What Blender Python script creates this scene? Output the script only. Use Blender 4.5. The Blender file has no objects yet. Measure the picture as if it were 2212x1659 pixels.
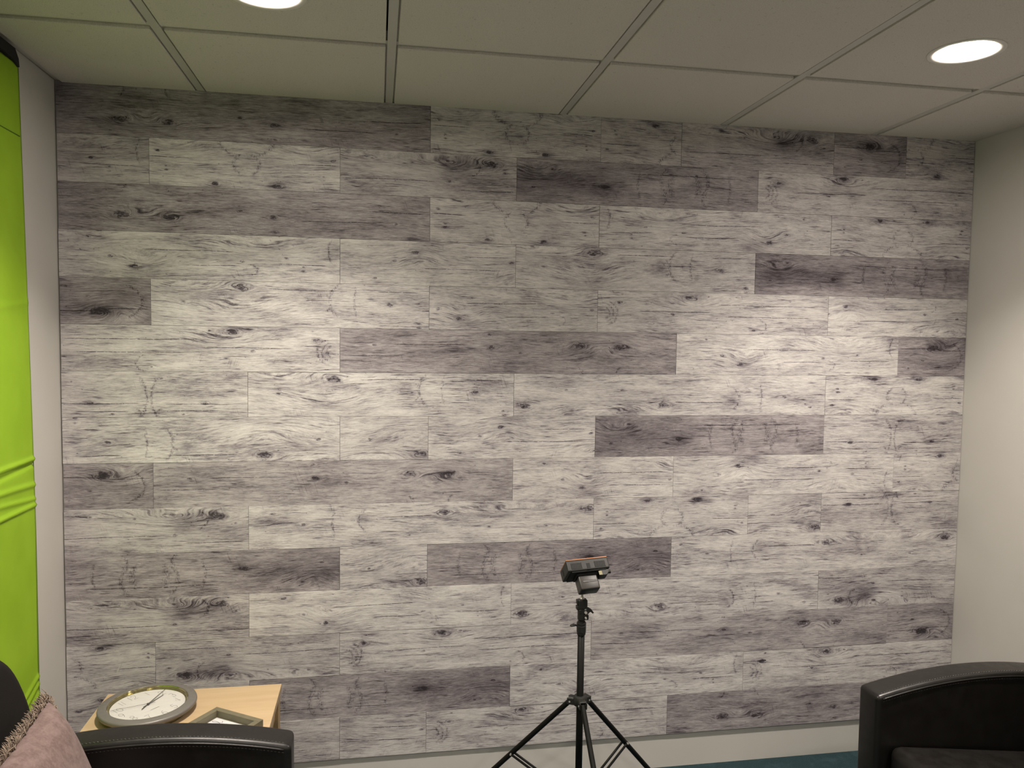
import bpy, bmesh, math, random
from mathutils import Vector, Matrix, Quaternion
random.seed(7)
S = bpy.context.scene
COL = S.collection
PI = math.pi

# ------------------------------------------------------------------ camera
cam = bpy.data.cameras.new('camera')
cam.sensor_fit = 'HORIZONTAL'; cam.sensor_width = 36.0
cam.lens = 36.0 * 1675.36 / 2212.0
cam.clip_start = 0.05
co = bpy.data.objects.new('camera', cam); COL.objects.link(co)
co.matrix_world = Matrix(((0.98531, -0.0038, -0.17076, 1.20165),
                          (-0.17025, 0.05826, -0.98368, -2.74362),
                          (0.01369, 0.99829, 0.05676, 1.62848),
                          (0, 0, 0, 1)))
S.camera = co

# ------------------------------------------------------------------ world, exposure
wd = bpy.data.worlds.new('world'); S.world = wd; wd.use_nodes = True
wd.node_tree.nodes['Background'].inputs[0].default_value = (0.5, 0.48, 0.45, 1)
wd.node_tree.nodes['Background'].inputs[1].default_value = 0.02
S.view_settings.view_transform = 'Standard'; S.view_settings.look = 'None'
S.view_settings.gamma = 1.0; S.view_settings.use_curve_mapping = False
S.view_settings.exposure = -0.04
LAMP_POWER = 19.0           # each ceiling downlight near the plank wall
LAMP_BACK = 11.5            # the same fixtures, dimmed, in the rest of the room
LAMP_SPREAD = math.radians(114)
LAMP_COLOR = (1.0, 0.900, 0.805)
# downlights (x, y, power)
LIGHTS = [(2.776, -0.825, LAMP_POWER), (0.940, -0.815, LAMP_POWER),
          (2.776, -2.66, LAMP_BACK), (0.940, -2.66, LAMP_BACK),
          (2.776, -4.49, LAMP_BACK), (0.940, -4.49, LAMP_BACK)]

# ------------------------------------------------------------------ room numbers
XL, XR, YB, ZC = 0.182, 3.506, -5.2, 2.4283
K0, KU = 0.159, 0.3049
R1, RH = 2.2713, 0.1527
GX0, GT, GY0 = 0.6271, 0.6096, -0.5434

# ------------------------------------------------------------------ node helpers
class NT:
    def __init__(s, tree): s.t = tree
    def n(s, typ, **kw):
        nd = s.t.nodes.new(typ)
        for k, v in kw.items(): setattr(nd, k, v)
        return nd
    def put(s, sock, v):
        if hasattr(v, 'is_output') or isinstance(v, bpy.types.NodeSocket): s.t.links.new(v, sock)
        elif v is not None: sock.default_value = v
    def m(s, op, a, b=None, c=None, clamp=False):
        nd = s.n('ShaderNodeMath', operation=op); nd.use_clamp = clamp
        s.put(nd.inputs[0], a)
        if b is not None: s.put(nd.inputs[1], b)
        if c is not None: s.put(nd.inputs[2], c)
        return nd.outputs[0]
    def xyz(s, x=0.0, y=0.0, z=0.0):
        nd = s.n('ShaderNodeCombineXYZ')
        for i, v in enumerate((x, y, z)): s.put(nd.inputs[i], v)
        return nd.outputs[0]
    def sep(s, v):
        nd = s.n('ShaderNodeSeparateXYZ'); s.put(nd.inputs[0], v); return nd.outputs
    def noise(s, vec, scale, detail=2.0, rough=0.5, dist=0.0, dim='3D'):
        nd = s.n('ShaderNodeTexNoise', noise_dimensions=dim)
        s.put(nd.inputs['Vector'], vec); nd.inputs['Scale'].default_value = scale
        nd.inputs['Detail'].default_value = detail; nd.inputs['Roughness'].default_value = rough
        nd.inputs['Distortion'].default_value = dist
        return nd.outputs[0]
    def mr(s, v, a, b, c=0.0, d=1.0, smooth=True):
        nd = s.n('ShaderNodeMapRange', interpolation_type='SMOOTHSTEP' if smooth else 'LINEAR')
        s.put(nd.inputs[0], v)
        for i, q in enumerate((a, b, c, d)): s.put(nd.inputs[i + 1], q)
        return nd.outputs[0]
    def mix(s, f, a, b):
        nd = s.n('ShaderNodeMix', data_type='RGBA')
        s.put(nd.inputs[0], f); s.put(nd.inputs[6], a); s.put(nd.inputs[7], b)
        return nd.outputs[2]
    def ramp(s, f, stops):
        nd = s.n('ShaderNodeValToRGB'); cr = nd.color_ramp
        while len(cr.elements) < len(stops): cr.elements.new(0.5)
        for e, (p, c) in zip(cr.elements, stops): e.position = p; e.color = (*c, 1)
        s.put(nd.inputs[0], f); return nd.outputs[0]
    def attr(s, name):
        nd = s.n('ShaderNodeAttribute', attribute_type='OBJECT', attribute_name=name)
        return nd.outputs['Fac']
    def bump(s, h, strength=0.3, dist=0.002):
        nd = s.n('ShaderNodeBump'); nd.inputs['Strength'].default_value = strength
        nd.inputs['Distance'].default_value = dist; s.put(nd.inputs['Height'], h); return nd.outputs[0]

def new_mat(name):
    m = bpy.data.materials.new(name); m.use_nodes = True
    t = NT(m.node_tree); b = m.node_tree.nodes['Principled BSDF']
    return m, t, b

def simple(name, col, rough=0.5, metal=0.0, spec=0.5, nscale=0, namp=0.0, bscale=0, bstr=0.0, bdist=0.001, coat=0.0):
    m, t, b = new_mat(name)
    b.inputs['Roughness'].default_value = rough; b.inputs['Metallic'].default_value = metal
    b.inputs['Specular IOR Level'].default_value = spec
    b.inputs['Coat Weight'].default_value = coat
    tc = t.n('ShaderNodeTexCoord').outputs['Object']
    if nscale:
        f = t.noise(tc, nscale, 4, 0.6)
        f = t.mr(f, 0.3, 0.7)
        c2 = tuple(min(1, c * (1 + namp)) for c in col); c1 = tuple(c * (1 - namp) for c in col)
        t.put(b.inputs['Base Color'], t.mix(f, (*c1, 1), (*c2, 1)))
    else:
        b.inputs['Base Color'].default_value = (*col, 1)
    if bscale:
        t.put(b.inputs['Normal'], t.bump(t.noise(tc, bscale, 3, 0.6), bstr, bdist))
    return m

# ------------------------------------------------------------------ plank print: node groups for the marks
def group(name, ins, outs):
    g = bpy.data.node_groups.new(name, 'ShaderNodeTree')
    for i in ins: g.interface.new_socket(i, in_out='INPUT', socket_type='NodeSocketFloat')
    for o in outs: g.interface.new_socket(o, in_out='OUTPUT', socket_type='NodeSocketFloat')
    t = NT(g); gi = g.nodes.new('NodeGroupInput'); go = g.nodes.new('NodeGroupOutput')
    return g, t, gi.outputs, go.inputs

def g_knot():
    g, t, i, o = group('knot', ['X', 'Z', 'CX', 'CZ', 'R', 'Fine'], ['Flow', 'Core', 'Halo'])
    dx = t.m('SUBTRACT', i[0], i[2]); dz = t.m('SUBTRACT', i[1], i[3])
    r2 = t.m('MULTIPLY', i[4], i[4])
    dx2 = t.m('MULTIPLY', t.m('MULTIPLY', dx, dx), 0.16)
    d2 = t.m('ADD', dx2, t.m('MULTIPLY', dz, dz))
    den = t.m('ADD', d2, t.m('MULTIPLY', r2, 0.35))
    t.put(o[0], t.m('DIVIDE', t.m('MULTIPLY', dz, r2), den))
    q = t.m('DIVIDE', d2, r2)
    dc = t.m('ADD', t.m('MULTIPLY', t.m('MULTIPLY', dx, dx), 0.30), t.m('MULTIPLY', dz, dz))
    qc = t.m('MULTIPLY', t.m('DIVIDE', dc, t.m('MULTIPLY', r2, 0.55)), t.mr(i[5], 0.3, 0.7, 0.45, 2.4))
    ring = t.m('ADD', 0.72, t.m('MULTIPLY', t.m('COSINE', t.m('MULTIPLY', t.m('SQRT', qc), 7.5)), 0.28))
    t.put(o[1], t.m('MULTIPLY', t.m('EXPONENT', t.m('MULTIPLY', qc, -1.1)), ring))
    t.put(o[2], t.m('EXPONENT', t.m('MULTIPLY', q, -0.42)))
    return g
def g_arc():   # bent bark mark: a piece of an ellipse outline, open on one side
    g, t, i, o = group('arc_mark', ['X', 'Z', 'CX', 'CZ', 'RX', 'RZ', 'Side', 'W'], ['Mask'])
    dx = t.m('DIVIDE', t.m('SUBTRACT', i[0], i[2]), i[4]); dz = t.m('DIVIDE', t.m('SUBTRACT', i[1], i[3]), i[5])
    d = t.m('SQRT', t.m('ADD', t.m('MULTIPLY', dx, dx), t.m('MULTIPLY', dz, dz)))
    e = t.m('ABSOLUTE', t.m('SUBTRACT', d, 1.0))
    line = t.mr(e, 0.0, i[7], 1.0, 0.0)
    side = t.mr(t.m('MULTIPLY', dx, i[6]), 0.25, 0.6)
    t.put(o[0], t.m('MULTIPLY', line, side))
    return g
def g_crack():
    g, t, i, o = group('crack_mark', ['X', 'Z', 'X1', 'X2', 'CZ', 'Wob'], ['Mask'])
    e = t.m('ABSOLUTE', t.m('SUBTRACT', t.m('SUBTRACT', i[1], i[4]), i[5]))
    a = t.mr(i[0], i[2], t.m('ADD', i[2], 0.02)); b = t.mr(i[0], t.m('SUBTRACT', i[3], 0.03), i[3], 1.0, 0.0)
    t.put(o[0], t.m('MULTIPLY', t.mr(e, 0.0006, 0.0017, 1.0, 0.0), t.m('MULTIPLY', a, b)))
    return g
def g_blot():
    g, t, i, o = group('blotch', ['X', 'Z', 'CX', 'CZ', 'RX', 'RZ'], ['Mask'])
    dx = t.m('DIVIDE', t.m('SUBTRACT', i[0], i[2]), i[4]); dz = t.m('DIVIDE', t.m('SUBTRACT', i[1], i[3]), i[5])
    q = t.m('ADD', t.m('MULTIPLY', dx, dx), t.m('MULTIPLY', dz, dz))
    t.put(o[0], t.m('EXPONENT', t.m('MULTIPLY', q, -1.0)))
    return g
GK, GA, GC, GB = g_knot(), g_arc(), g_crack(), g_blot()

# marks of each printed board; u in feet along it, v 0 (bottom) .. 1 (top)
PRINTS = {
 'A': dict(k=[(.73,.35,.013),(1.2,.33,.013),(1.93,.52,.006),(2.28,.40,.010),(2.3,.09,.007),(3.62,.36,.006)],
           c=[(2.55,3.45,.36),(3.3,3.95,.62)], b=[(.2,.85,.16,.05,.35),(2.1,.55,.12,.04,.4),(3.3,.25,.10,.03,.3)],
           a=[(.66,1.0,.030,.026,1,.14),(1.27,1.0,.030,.026,-1,.14)], o=[(.965,.36,.10,.030)]),
 'B': dict(k=[(1.05,.42,.009),(.42,.78,.005),(.2,.34,.006),(1.88,.78,.006),(2.2,.78,.006)],
           c=[(1.35,2.75,.76)], b=[(.35,.5,.22,.06,.75),(1.1,.40,.05,.03,.5)],
           a=[(1.52,.5,.018,.040,-1,.30),(2.58,.5,.018,.040,1,.30),(1.96,.5,.030,.030,-1,.42),(2.14,.5,.030,.030,1,.42),
              (1.72,.2,.030,.024,1,.2),(2.38,.2,.030,.024,-1,.2),(1.90,.62,.045,.05,-1,.16),(2.2,.62,.045,.05,1,.16)], o=[(.25,.6,.11,.035)]),
 'C': dict(k=[(.17,.42,.005),(.17,.34,.005),(.09,.74,.006),(.67,.09,.009),(1.33,.09,.009),(1.82,.34,.005),(1.83,.26,.005),(1.92,.70,.006)],
           c=[(0.0,.47,.62),(1.5,2.0,.58)], b=[(.66,.02,.05,.02,.6),(1.36,.02,.05,.02,.6),(.05,.03,.05,.012,.6),(1.9,.03,.06,.012,.6)],
           a=[(1.0,1.02,.085,.05,-1,.10),(1.0,1.02,.085,.05,1,.10),(1.0,.52,.042,.034,-1,.15),(1.0,.52,.042,.034,1,.15)], o=[(.22,.84,.10,.025),(1.72,.84,.10,.025)]),
 'D': dict(k=[(.50,.72,.016),(.36,.40,.005),(.15,.2,.004)], c=[(0,.5,.70),(.55,1.0,.66)],
           b=[(.50,.72,.05,.02,.6),(.8,.35,.07,.03,.45),(1.0,.8,.03,.05,.5)], a=[(.62,.5,.09,.06,1,.06)], o=[(.68,.72,.07,.035)]),
 'E': dict(k=[(.93,.86,.014),(.33,.52,.006),(2.55,.55,.009),(2.88,.12,.007),(2.88,.03,.006)], c=[(1.2,2.0,.84),(2.4,2.9,.84)],
           b=[(.55,.66,.14,.025,.35),(1.75,.62,.035,.035,.5),(2.75,.72,.10,.03,.4),(2.3,.2,.12,.02,.2)],
           a=[(2.2,.6,.014,.045,-1,.28),(2.05,.6,.05,.06,-1,.10),(1.8,.55,.03,.03,1,.15)], o=[(.35,.84,.15,.026),(.9,.3,.14,.04)]),
 'M': dict(k=[(2.2,.74,.014),(3.93,.76,.013),(2.72,.38,.005),(3.42,.38,.005),(.6,.55,.007),(.25,.8,.006)], c=[(1.4,2.1,.68)],
           b=[(2.62,.92,.04,.03,.6),(3.38,.92,.04,.03,.6),(.2,.6,.10,.03,.35),(1.3,.65,.03,.03,.5),(2.55,.45,.12,.02,.3)],
           a=[(.96,.55,.014,.045,-1,.28),(1.34,.6,.04,.04,-1,.12)], o=[(2.75,.76,.11,.020),(3.33,.76,.11,.020)]),
 'F': dict(k=[(1.70,.80,.015),(1.2,.84,.007),(1.22,.38,.006),(1.86,.62,.005),(.35,.82,.004),(.8,.76,.004)], c=[(0,1.1,.36),(1.3,2.0,.2)],
           b=[(1.30,.68,.05,.03,.75),(1.50,.80,.07,.03,.5),(1.75,.4,.16,.04,.45),(.3,.1,.14,.02,.4)],
           a=[(1.4,.72,.05,.035,1,.10)], o=[(.5,.78,.20,.022),(1.25,.72,.12,.04)]),
 'G': dict(k=[(.38,.86,.006),(.6,.47,.007),(.84,.26,.010),(1.95,.42,.006),(2.42,.52,.006),(2.6,.34,.004),(2.6,.25,.004)],
           c=[(.9,1.9,.62),(1.35,1.95,.32),(2.3,2.9,.38)], b=[(.4,.9,.05,.02,.4),(1.0,.12,.06,.03,.4),(2.9,.85,.04,.04,.25)],
           a=[(1.95,.25,.05,.02,1,.10),(2.94,.7,.02,.04,-1,.16)], o=[(.9,.36,.07,.03),(2.2,.7,.16,.03)]),
 'H': dict(k=[(.37,.30,.008),(1.55,.30,.008),(.6,.06,.005),(1.32,.06,.005),(1.1,.85,.004)], c=[(0,.9,.31),(1.1,1.85,.29),(.2,.8,.14),(1.2,1.7,.14)],
           b=[(.95,.62,.24,.03,.25),(.97,.09,.07,.015,.5),(1.85,.92,.06,.03,.6)],
           a=[(.80,.42,.045,.075,1,.10),(1.14,.42,.045,.075,-1,.10),(.80,.0,.03,.03,1,.12),(1.14,.0,.03,.03,-1,.12)], o=[]),
 'K': dict(k=[(.27,.72,.009),(.95,.46,.007),(.3,.92,.004),(1.15,.88,.010),(1.4,.9,.004),(2.0,.1,.005)], c=[(.5,1.5,.52),(1.6,2.8,.42),(1.5,2.9,.7)],
           b=[(1.15,.92,.06,.02,.6),(.15,.45,.04,.03,.4),(2.4,.2,.1,.02,.3)],
           a=[(.06,.46,.025,.022,1,.16),(.06,.46,.042,.034,1,.10),(.06,.46,.058,.046,1,.08),(2.0,.18,.05,.03,1,.09)], o=[(1.25,.70,.12,.03)]),
}
def plank_material(key):
    P = PRINTS[key]
    m, t, b = new_mat('printed_board_' + key)
    H = RH
    oc = t.sep(t.n('ShaderNodeTexCoord').outputs['Object'])
    fx, fz, sh, tone, seed = (t.attr(n) for n in ('fx', 'fz', 'shift', 'tone', 'seed'))
    x = t.m('ADD', t.m('MULTIPLY', oc[0], fx), sh)
    z = t.m('ADD', t.m('MULTIPLY', t.m('SUBTRACT', oc[2], H / 2), fz), H / 2)
    # slow waviness of the grain
    w1 = t.m('MULTIPLY', t.m('SUBTRACT', t.noise(t.xyz(x, t.m('MULTIPLY', z, 2.2), seed), 3.2, 2), 0.5), 0.030)
    w2 = t.m('MULTIPLY', t.m('SUBTRACT', t.noise(t.xyz(x, t.m('MULTIPLY', z, 3.0), seed), 22, 2), 0.5), 0.0035)
    psi = t.m('ADD', z, t.m('ADD', w1, w2))
    def acc(a, v, op='ADD'): return v if a is None else t.m(op, a, v)
    xd = t.m('ADD', x, t.m('MULTIPLY', w2, 1.6)); zd = t.m('ADD', z, t.m('MULTIPLY', w2, 1.2))
    core = halo = None
    brk = t.noise(t.xyz(t.m('MULTIPLY', x, 170), t.m('MULTIPLY', z, 230), seed), 1.0, 2, 0.6)
    mid = t.noise(t.xyz(t.m('MULTIPLY', x, 60), t.m('MULTIPLY', z, 110), seed), 1.0, 2, 0.5)
    for (u, v, R) in P['k']:
        g = t.n('ShaderNodeGroup', node_tree=GK)
        for s_, q in zip(g.inputs, (xd, zd, u * KU, v * H, R * (1.1 if R > .012 else .85), mid)): t.put(s_, q)
        psi = t.m('SUBTRACT', psi, g.outputs[0])
        core = acc(core, g.outputs[1], 'MAXIMUM')
        if R > .0075: halo = acc(halo, g.outputs[2], 'MAXIMUM')
    oval = None
    for (u, v, rx, rz) in P['o']:      # cathedral grain: nested ovals
        dx = t.m('DIVIDE', t.m('SUBTRACT', x, u * KU), rx); dz = t.m('DIVIDE', t.m('SUBTRACT', z, v * H), rz)
        q = t.m('ADD', t.m('MULTIPLY', dx, dx), t.m('MULTIPLY', dz, dz))
        e = t.m('EXPONENT', t.m('MULTIPLY', q, -0.9))
        oval = acc(oval, e, 'MAXIMUM')
        psi = t.m('ADD', psi, t.m('MULTIPLY', e, rz * 0.9))
    # grain layers
    fib = t.noise(t.xyz(t.m('MULTIPLY', x, 34), t.m('MULTIPLY', psi, 330), seed), 1.0, 4, 0.8)
    med = t.noise(t.xyz(t.m('MULTIPLY', x, 7), t.m('MULTIPLY', psi, 70), seed), 1.0, 6, 0.70)
    blo = t.noise(t.xyz(t.m('MULTIPLY', x, 5.5), t.m('MULTIPLY', z, 18), seed), 1.0, 5, 0.62)
    ln = t.noise(t.xyz(t.m('MULTIPLY', x, 2.6), t.m('MULTIPLY', psi, 95), seed), 1.0, 2, 0.5)
    lm_ = t.noise(t.xyz(t.m('MULTIPLY', x, 9), t.m('MULTIPLY', z, 30), t.m('ADD', seed, 5.0)), 1.0, 2, 0.5)
    line = t.mr(t.m('ABSOLUTE', t.m('SUBTRACT', ln, 0.5)), 0.004, 0.024, 1.0, 0.0)
    lmask = t.mr(lm_, 0.45, 0.60)
    if oval is not None: lmask = t.m('MAXIMUM', lmask, t.mr(oval, 0.25, 0.6))
    if halo is not None: lmask = t.m('MAXIMUM', lmask, t.mr(halo, 0.25, 0.7))
    line = t.m('MULTIPLY', line, lmask)
    ln2 = t.noise(t.xyz(t.m('MULTIPLY', x, 7), t.m('MULTIPLY', psi, 190), t.m('ADD', seed, 3.0)), 1.0, 2, 0.55)
    line2 = t.m('MULTIPLY', t.mr(ln2, 0.60, 0.70), t.mr(blo, 0.40, 0.62))
    ln3 = t.noise(t.xyz(t.m('MULTIPLY', x, 17), t.m('MULTIPLY', psi, 240), t.m('ADD', seed, 7.0)), 1.0, 2, 0.6)
    m3 = t.noise(t.xyz(t.m('MULTIPLY', x, 12), t.m('MULTIPLY', z, 26), t.m('ADD', seed, 13.0)), 1.0, 2, 0.5)
    line3 = t.m('MULTIPLY', t.mr(ln3, 0.575, 0.66), t.mr(m3, 0.38, 0.58))
    # saw marks across the grain
    sa = t.noise(t.xyz(t.m('MULTIPLY', t.m('ADD', x, t.m('MULTIPLY', z, 0.33)), 260), t.m('MULTIPLY', z, 16), seed), 1.0, 2, 0.5)
    sm = t.noise(t.xyz(t.m('MULTIPLY', x, 10), t.m('MULTIPLY', z, 14), t.m('ADD', seed, 9.0)), 1.0, 1, 0.5)
    saw = t.m('MULTIPLY', t.mr(sa, 0.58, 0.68), t.mr(sm, 0.60, 0.72))
    # dark specks
    sp = t.noise(t.xyz(t.m('MULTIPLY', x, 95), t.m('MULTIPLY', z, 150), seed), 1.0, 1, 0.5)
    spk = t.mr(sp, 0.735, 0.80)
    # breakup for drawn marks
    mo = t.m('MULTIPLY', t.m('SUBTRACT', mid, 0.5), 0.011)
    xa = t.m('ADD', xd, mo); za = t.m('SUBTRACT', zd, mo)
    arcs = None
    for (u, v, rx, rz, sd, w) in P['a']:
        g = t.n('ShaderNodeGroup', node_tree=GA)
        for s_, q in zip(g.inputs, (xa, za, u * KU, v * H, rx, rz, float(sd), w * 1.6)): t.put(s_, q)
        arcs = acc(arcs, g.outputs[0], 'MAXIMUM')
    cr = None
    for (u1, u2, v) in P['c']:
        g = t.n('ShaderNodeGroup', node_tree=GC)
        for s_, q in zip(g.inputs, (x, z, u1 * KU, u2 * KU, v * H, t.m('MULTIPLY', w1, -0.5))): t.put(s_, q)
        cr = acc(cr, g.outputs[0], 'MAXIMUM')
    bl = None
    for (u, v, rx, rz, st) in P['b']:
        g = t.n('ShaderNodeGroup', node_tree=GB)
        for s_, q in zip(g.inputs, (xd, zd, u * KU, v * H, rx, rz)): t.put(s_, q)
        bl = acc(bl, t.m('MULTIPLY', g.outputs[0], st), 'ADD')
    rag = t.noise(t.xyz(t.m('MULTIPLY', x, 230), t.m('MULTIPLY', z, 120), t.m('ADD', seed, 21.0)), 1.0, 4, 0.75)
    # value
    val = t.m('ADD', 0.60, t.m('MULTIPLY', t.m('SUBTRACT', med, 0.5), 0.72))
    val = t.m('ADD', val, t.m('MULTIPLY', t.m('SUBTRACT', fib, 0.5), 1.30))
    val = t.m('ADD', val, t.m('MULTIPLY', t.m('SUBTRACT', blo, 0.47), 0.95))
    def sub(v, mask, k): return t.m('SUBTRACT', v, t.m('MULTIPLY', mask, k))
    val = sub(val, line, 0.34); val = sub(val, line2, 0.22); val = sub(val, line3, 0.24); val = t.m('ADD', val, 0.06); val = sub(val, saw, 0.17); val = sub(val, spk, 0.32)
    val = sub(val, t.m('MULTIPLY', core, t.mr(brk, 0.3, 0.6, 0.55, 1.1)), 0.72)
    if halo is not None: val = sub(val, halo, 0.14)
    if arcs is not None: val = sub(val, t.m('MULTIPLY', arcs, t.mr(rag, 0.42, 0.60)), 0.36)
    if cr is not None: val = sub(val, t.m('MULTIPLY', cr, t.mr(brk, 0.25, 0.5)), 0.50)
    if bl is not None: val = sub(val, t.m('MULTIPLY', bl, t.mr(med, 0.3, 0.65, 0.55, 1.0)), 0.50)
    light = t.ramp(val, [(0.0, (.045, .038, .046)), (0.22, (.147, .130, .145)), (0.45, (.345, .319, .330)), (0.65, (.528, .506, .492)), (0.95, (.712, .690, .655))])
    dark = t.ramp(val, [(0.0, (.026, .021, .025)), (0.22, (.083, .070, .079)), (0.45, (.174, .153, .165)), (0.65, (.270, .243, .254)), (0.95, (.440, .406, .412))])
    col = t.mix(tone, light, dark)
    t.put(b.inputs['Base Color'], col)
    b.inputs['Roughness'].default_value = 0.62
    b.inputs['Specular IOR Level'].default_value = 0.3
    t.put(b.inputs['Normal'], t.bump(t.m('SUBTRACT', val, t.m('MULTIPLY', saw, 0.2)), 0.22, 0.0012))
    return m

# ------------------------------------------------------------------ mesh helpers
def obj(name, bm, mat, parent=None, smooth=False, loc=None):
    me = bpy.data.meshes.new(name); bm.normal_update(); bm.to_mesh(me); bm.free()
    if mat is not None:
        for q in (mat if isinstance(mat, (list, tuple)) else [mat]): me.materials.append(q)
    if smooth: me.polygons.foreach_set('use_smooth', [True] * len(me.polygons))
    o = bpy.data.objects.new(name, me); COL.objects.link(o)
    if parent is not None: o.parent = parent
    if loc is not None: o.location = loc
    return o
def empty(name, loc=(0, 0, 0), rotz=0):
    o = bpy.data.objects.new(name, None); COL.objects.link(o); o.location = loc; o.rotation_euler = (0, 0, rotz); return o
def tag(o, label, cat, group=None):
    o['label'] = label; o['category'] = cat
    if group: o['group'] = group
    return o
def struct(o): o['kind'] = 'structure'; return o
def B(): return bmesh.new()
def box(bm, x0, x1, y0, y1, z0, z1, bev=0.0, seg=1, M=None):
    r = bmesh.ops.create_cube(bm, size=1.0)
    vs = r['verts']
    for v in vs:
        v.co = Vector(((x0 + x1) / 2 + v.co.x * (x1 - x0), (y0 + y1) / 2 + v.co.y * (y1 - y0), (z0 + z1) / 2 + v.co.z * (z1 - z0)))
    if bev:
        es = list({e for v in vs for e in v.link_edges})
        rr = bmesh.ops.bevel(bm, geom=es, offset=bev, segments=seg, profile=0.5, affect='EDGES')
        vs = list({v for f in rr['faces'] for v in f.verts} | {v for v in vs if v.is_valid})
    if M is not None: bmesh.ops.transform(bm, matrix=M, verts=vs)
    return vs
def frame_axes(d):
    d = d.normalized(); a = Vector((0, 0, 1)) if abs(d.z) < 0.9 else Vector((1, 0, 0))
    u = d.cross(a).normalized(); return u, d.cross(u).normalized()
def tube(bm, pts, r, n=12, cap=True, closed=False, flat=1.0):
    pts = [Vector(p) for p in pts]; rings = []
    rs = r if isinstance(r, (list, tuple)) else [r] * len(pts)
    u = None
    for i, p in enumerate(pts):
        if closed: d = pts[(i + 1) % len(pts)] - pts[i - 1]
        else: d = pts[min(i + 1, len(pts) - 1)] - pts[max(i - 1, 0)]
        d = d.normalized()
        if u is None: u, v = frame_axes(d)
        else:
            u = (u - d * u.dot(d)).normalized(); v = d.cross(u).normalized()
        rings.append([bm.verts.new(p + (u * math.cos(a) + v * math.sin(a) * flat) * rs[i]) for a in [2 * PI * k / n for k in range(n)]])
    m = len(rings)
    for i in range(m if closed else m - 1):
        a, b = rings[i], rings[(i + 1) % m]
        for k in range(n): bm.faces.new((a[k], a[(k + 1) % n], b[(k + 1) % n], b[k]))
    if cap and not closed: bm.faces.new(rings[0][::-1]); bm.faces.new(rings[-1])
def lathe(bm, prof, n=64, c=(0, 0, 0), close=False):
    rings = []
    for (r, z) in prof:
        if r < 1e-6: rings.append([bm.verts.new((c[0], c[1], c[2] + z))])
        else: rings.append([bm.verts.new((c[0] + r * math.cos(2 * PI * k / n), c[1] + r * math.sin(2 * PI * k / n), c[2] + z)) for k in range(n)])
    m = len(rings)
    for i in range(m if close else m - 1):
        a, b = rings[i], rings[(i + 1) % m]
        for k in range(n):
            k2 = (k + 1) % n
            if len(a) == 1 and len(b) == 1: continue
            if len(a) == 1: bm.faces.new((a[0], b[k2], b[k]))
            elif len(b) == 1: bm.faces.new((a[k], a[k2], b[0]))
            else: bm.faces.new((a[k], a[k2], b[k2], b[k]))
def prism(bm, poly, axis, a, b):
    """extrude a closed polygon (list of 2-tuples) along axis 'x','y' or 'z' from a to b"""
    def P(p, q):
        return {'x': (q, p[0], p[1]), 'y': (p[0], q, p[1]), 'z': (p[0], p[1], q)}[axis]
    v0 = [bm.verts.new(P(p, a)) for p in poly]; v1 = [bm.verts.new(P(p, b)) for p in poly]
    n = len(poly)
    fs = [bm.faces.new(v0[::-1]), bm.faces.new(v1)]
    for i in range(n): fs.append(bm.faces.new((v0[i], v0[(i + 1) % n], v1[(i + 1) % n], v1[i])))
    bmesh.ops.recalc_face_normals(bm, faces=fs)
    return v0 + v1
def bevel_mod(o, w, seg=3, ang=30):
    md = o.modifiers.new('bevel', 'BEVEL'); md.width = w; md.segments = seg; md.limit_method = 'ANGLE'; md.angle_limit = math.radians(ang)
    md.harden_normals = False
    return md
def shade_by_angle(o, deg=35):
    me = o.data; me.polygons.foreach_set('use_smooth', [True] * len(me.polygons))
    bm = bmesh.new(); bm.from_mesh(me)
    for e in bm.edges:
        if len(e.link_faces) == 2 and e.calc_face_angle(0) > math.radians(deg): e.smooth = False
    bm.to_mesh(me); bm.free()

# ------------------------------------------------------------------ materials
def wall_mat(name, c):
    m, t, b = new_mat(name)
    tc = t.n('ShaderNodeTexCoord').outputs['Object']
    f = t.mr(t.noise(tc, 2.2, 3), 0.3, 0.7)
    t.put(b.inputs['Base Color'], t.mix(f, (*[q * .97 for q in c], 1), (*[min(1, q * 1.03) for q in c], 1)))
    b.inputs['Roughness'].default_value = 0.6; b.inputs['Specular IOR Level'].default_value = 0.25
    t.put(b.inputs['Normal'], t.bump(t.noise(tc, 260, 3, 0.6), 0.12, 0.001))
    return m
M_wall = wall_mat('wall_paint', (.57, .555, .515))
M_skirt = wall_mat('skirting_paint', (.62, .60, .55))
M_tee = simple('tee_paint', (.52, .50, .465), 0.45, nscale=5, namp=.03)
def tile_mat():
    m, t, b = new_mat('ceiling_tile_face')
    tc = t.n('ShaderNodeTexCoord').outputs['Object']
    n1 = t.noise(tc, 320, 3, 0.6); n2 = t.noise(tc, 120, 2, 0.5); n3 = t.noise(tc, 3, 2, 0.5)
    fis = t.mr(n2, 0.66, 0.74)
    f = t.mr(n1, 0.3, 0.7)
    col = t.mix(f, (.59, .555, .505, 1), (.69, .655, .605, 1))
    col = t.mix(t.m('MULTIPLY', fis, 0.45), col, (.36, .35, .32, 1))
    col = t.mix(t.m('MULTIPLY', t.mr(n3, .3, .7), 0.10), col, (.52, .50, .45, 1))
    t.put(b.inputs['Base Color'], col); b.inputs['Roughness'].default_value = 0.9
    b.inputs['Specular IOR Level'].default_value = 0.1
    t.put(b.inputs['Normal'], t.bump(t.m('SUBTRACT', n1, fis), 0.35, 0.0015))
    return m
M_tile = tile_mat()
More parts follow.
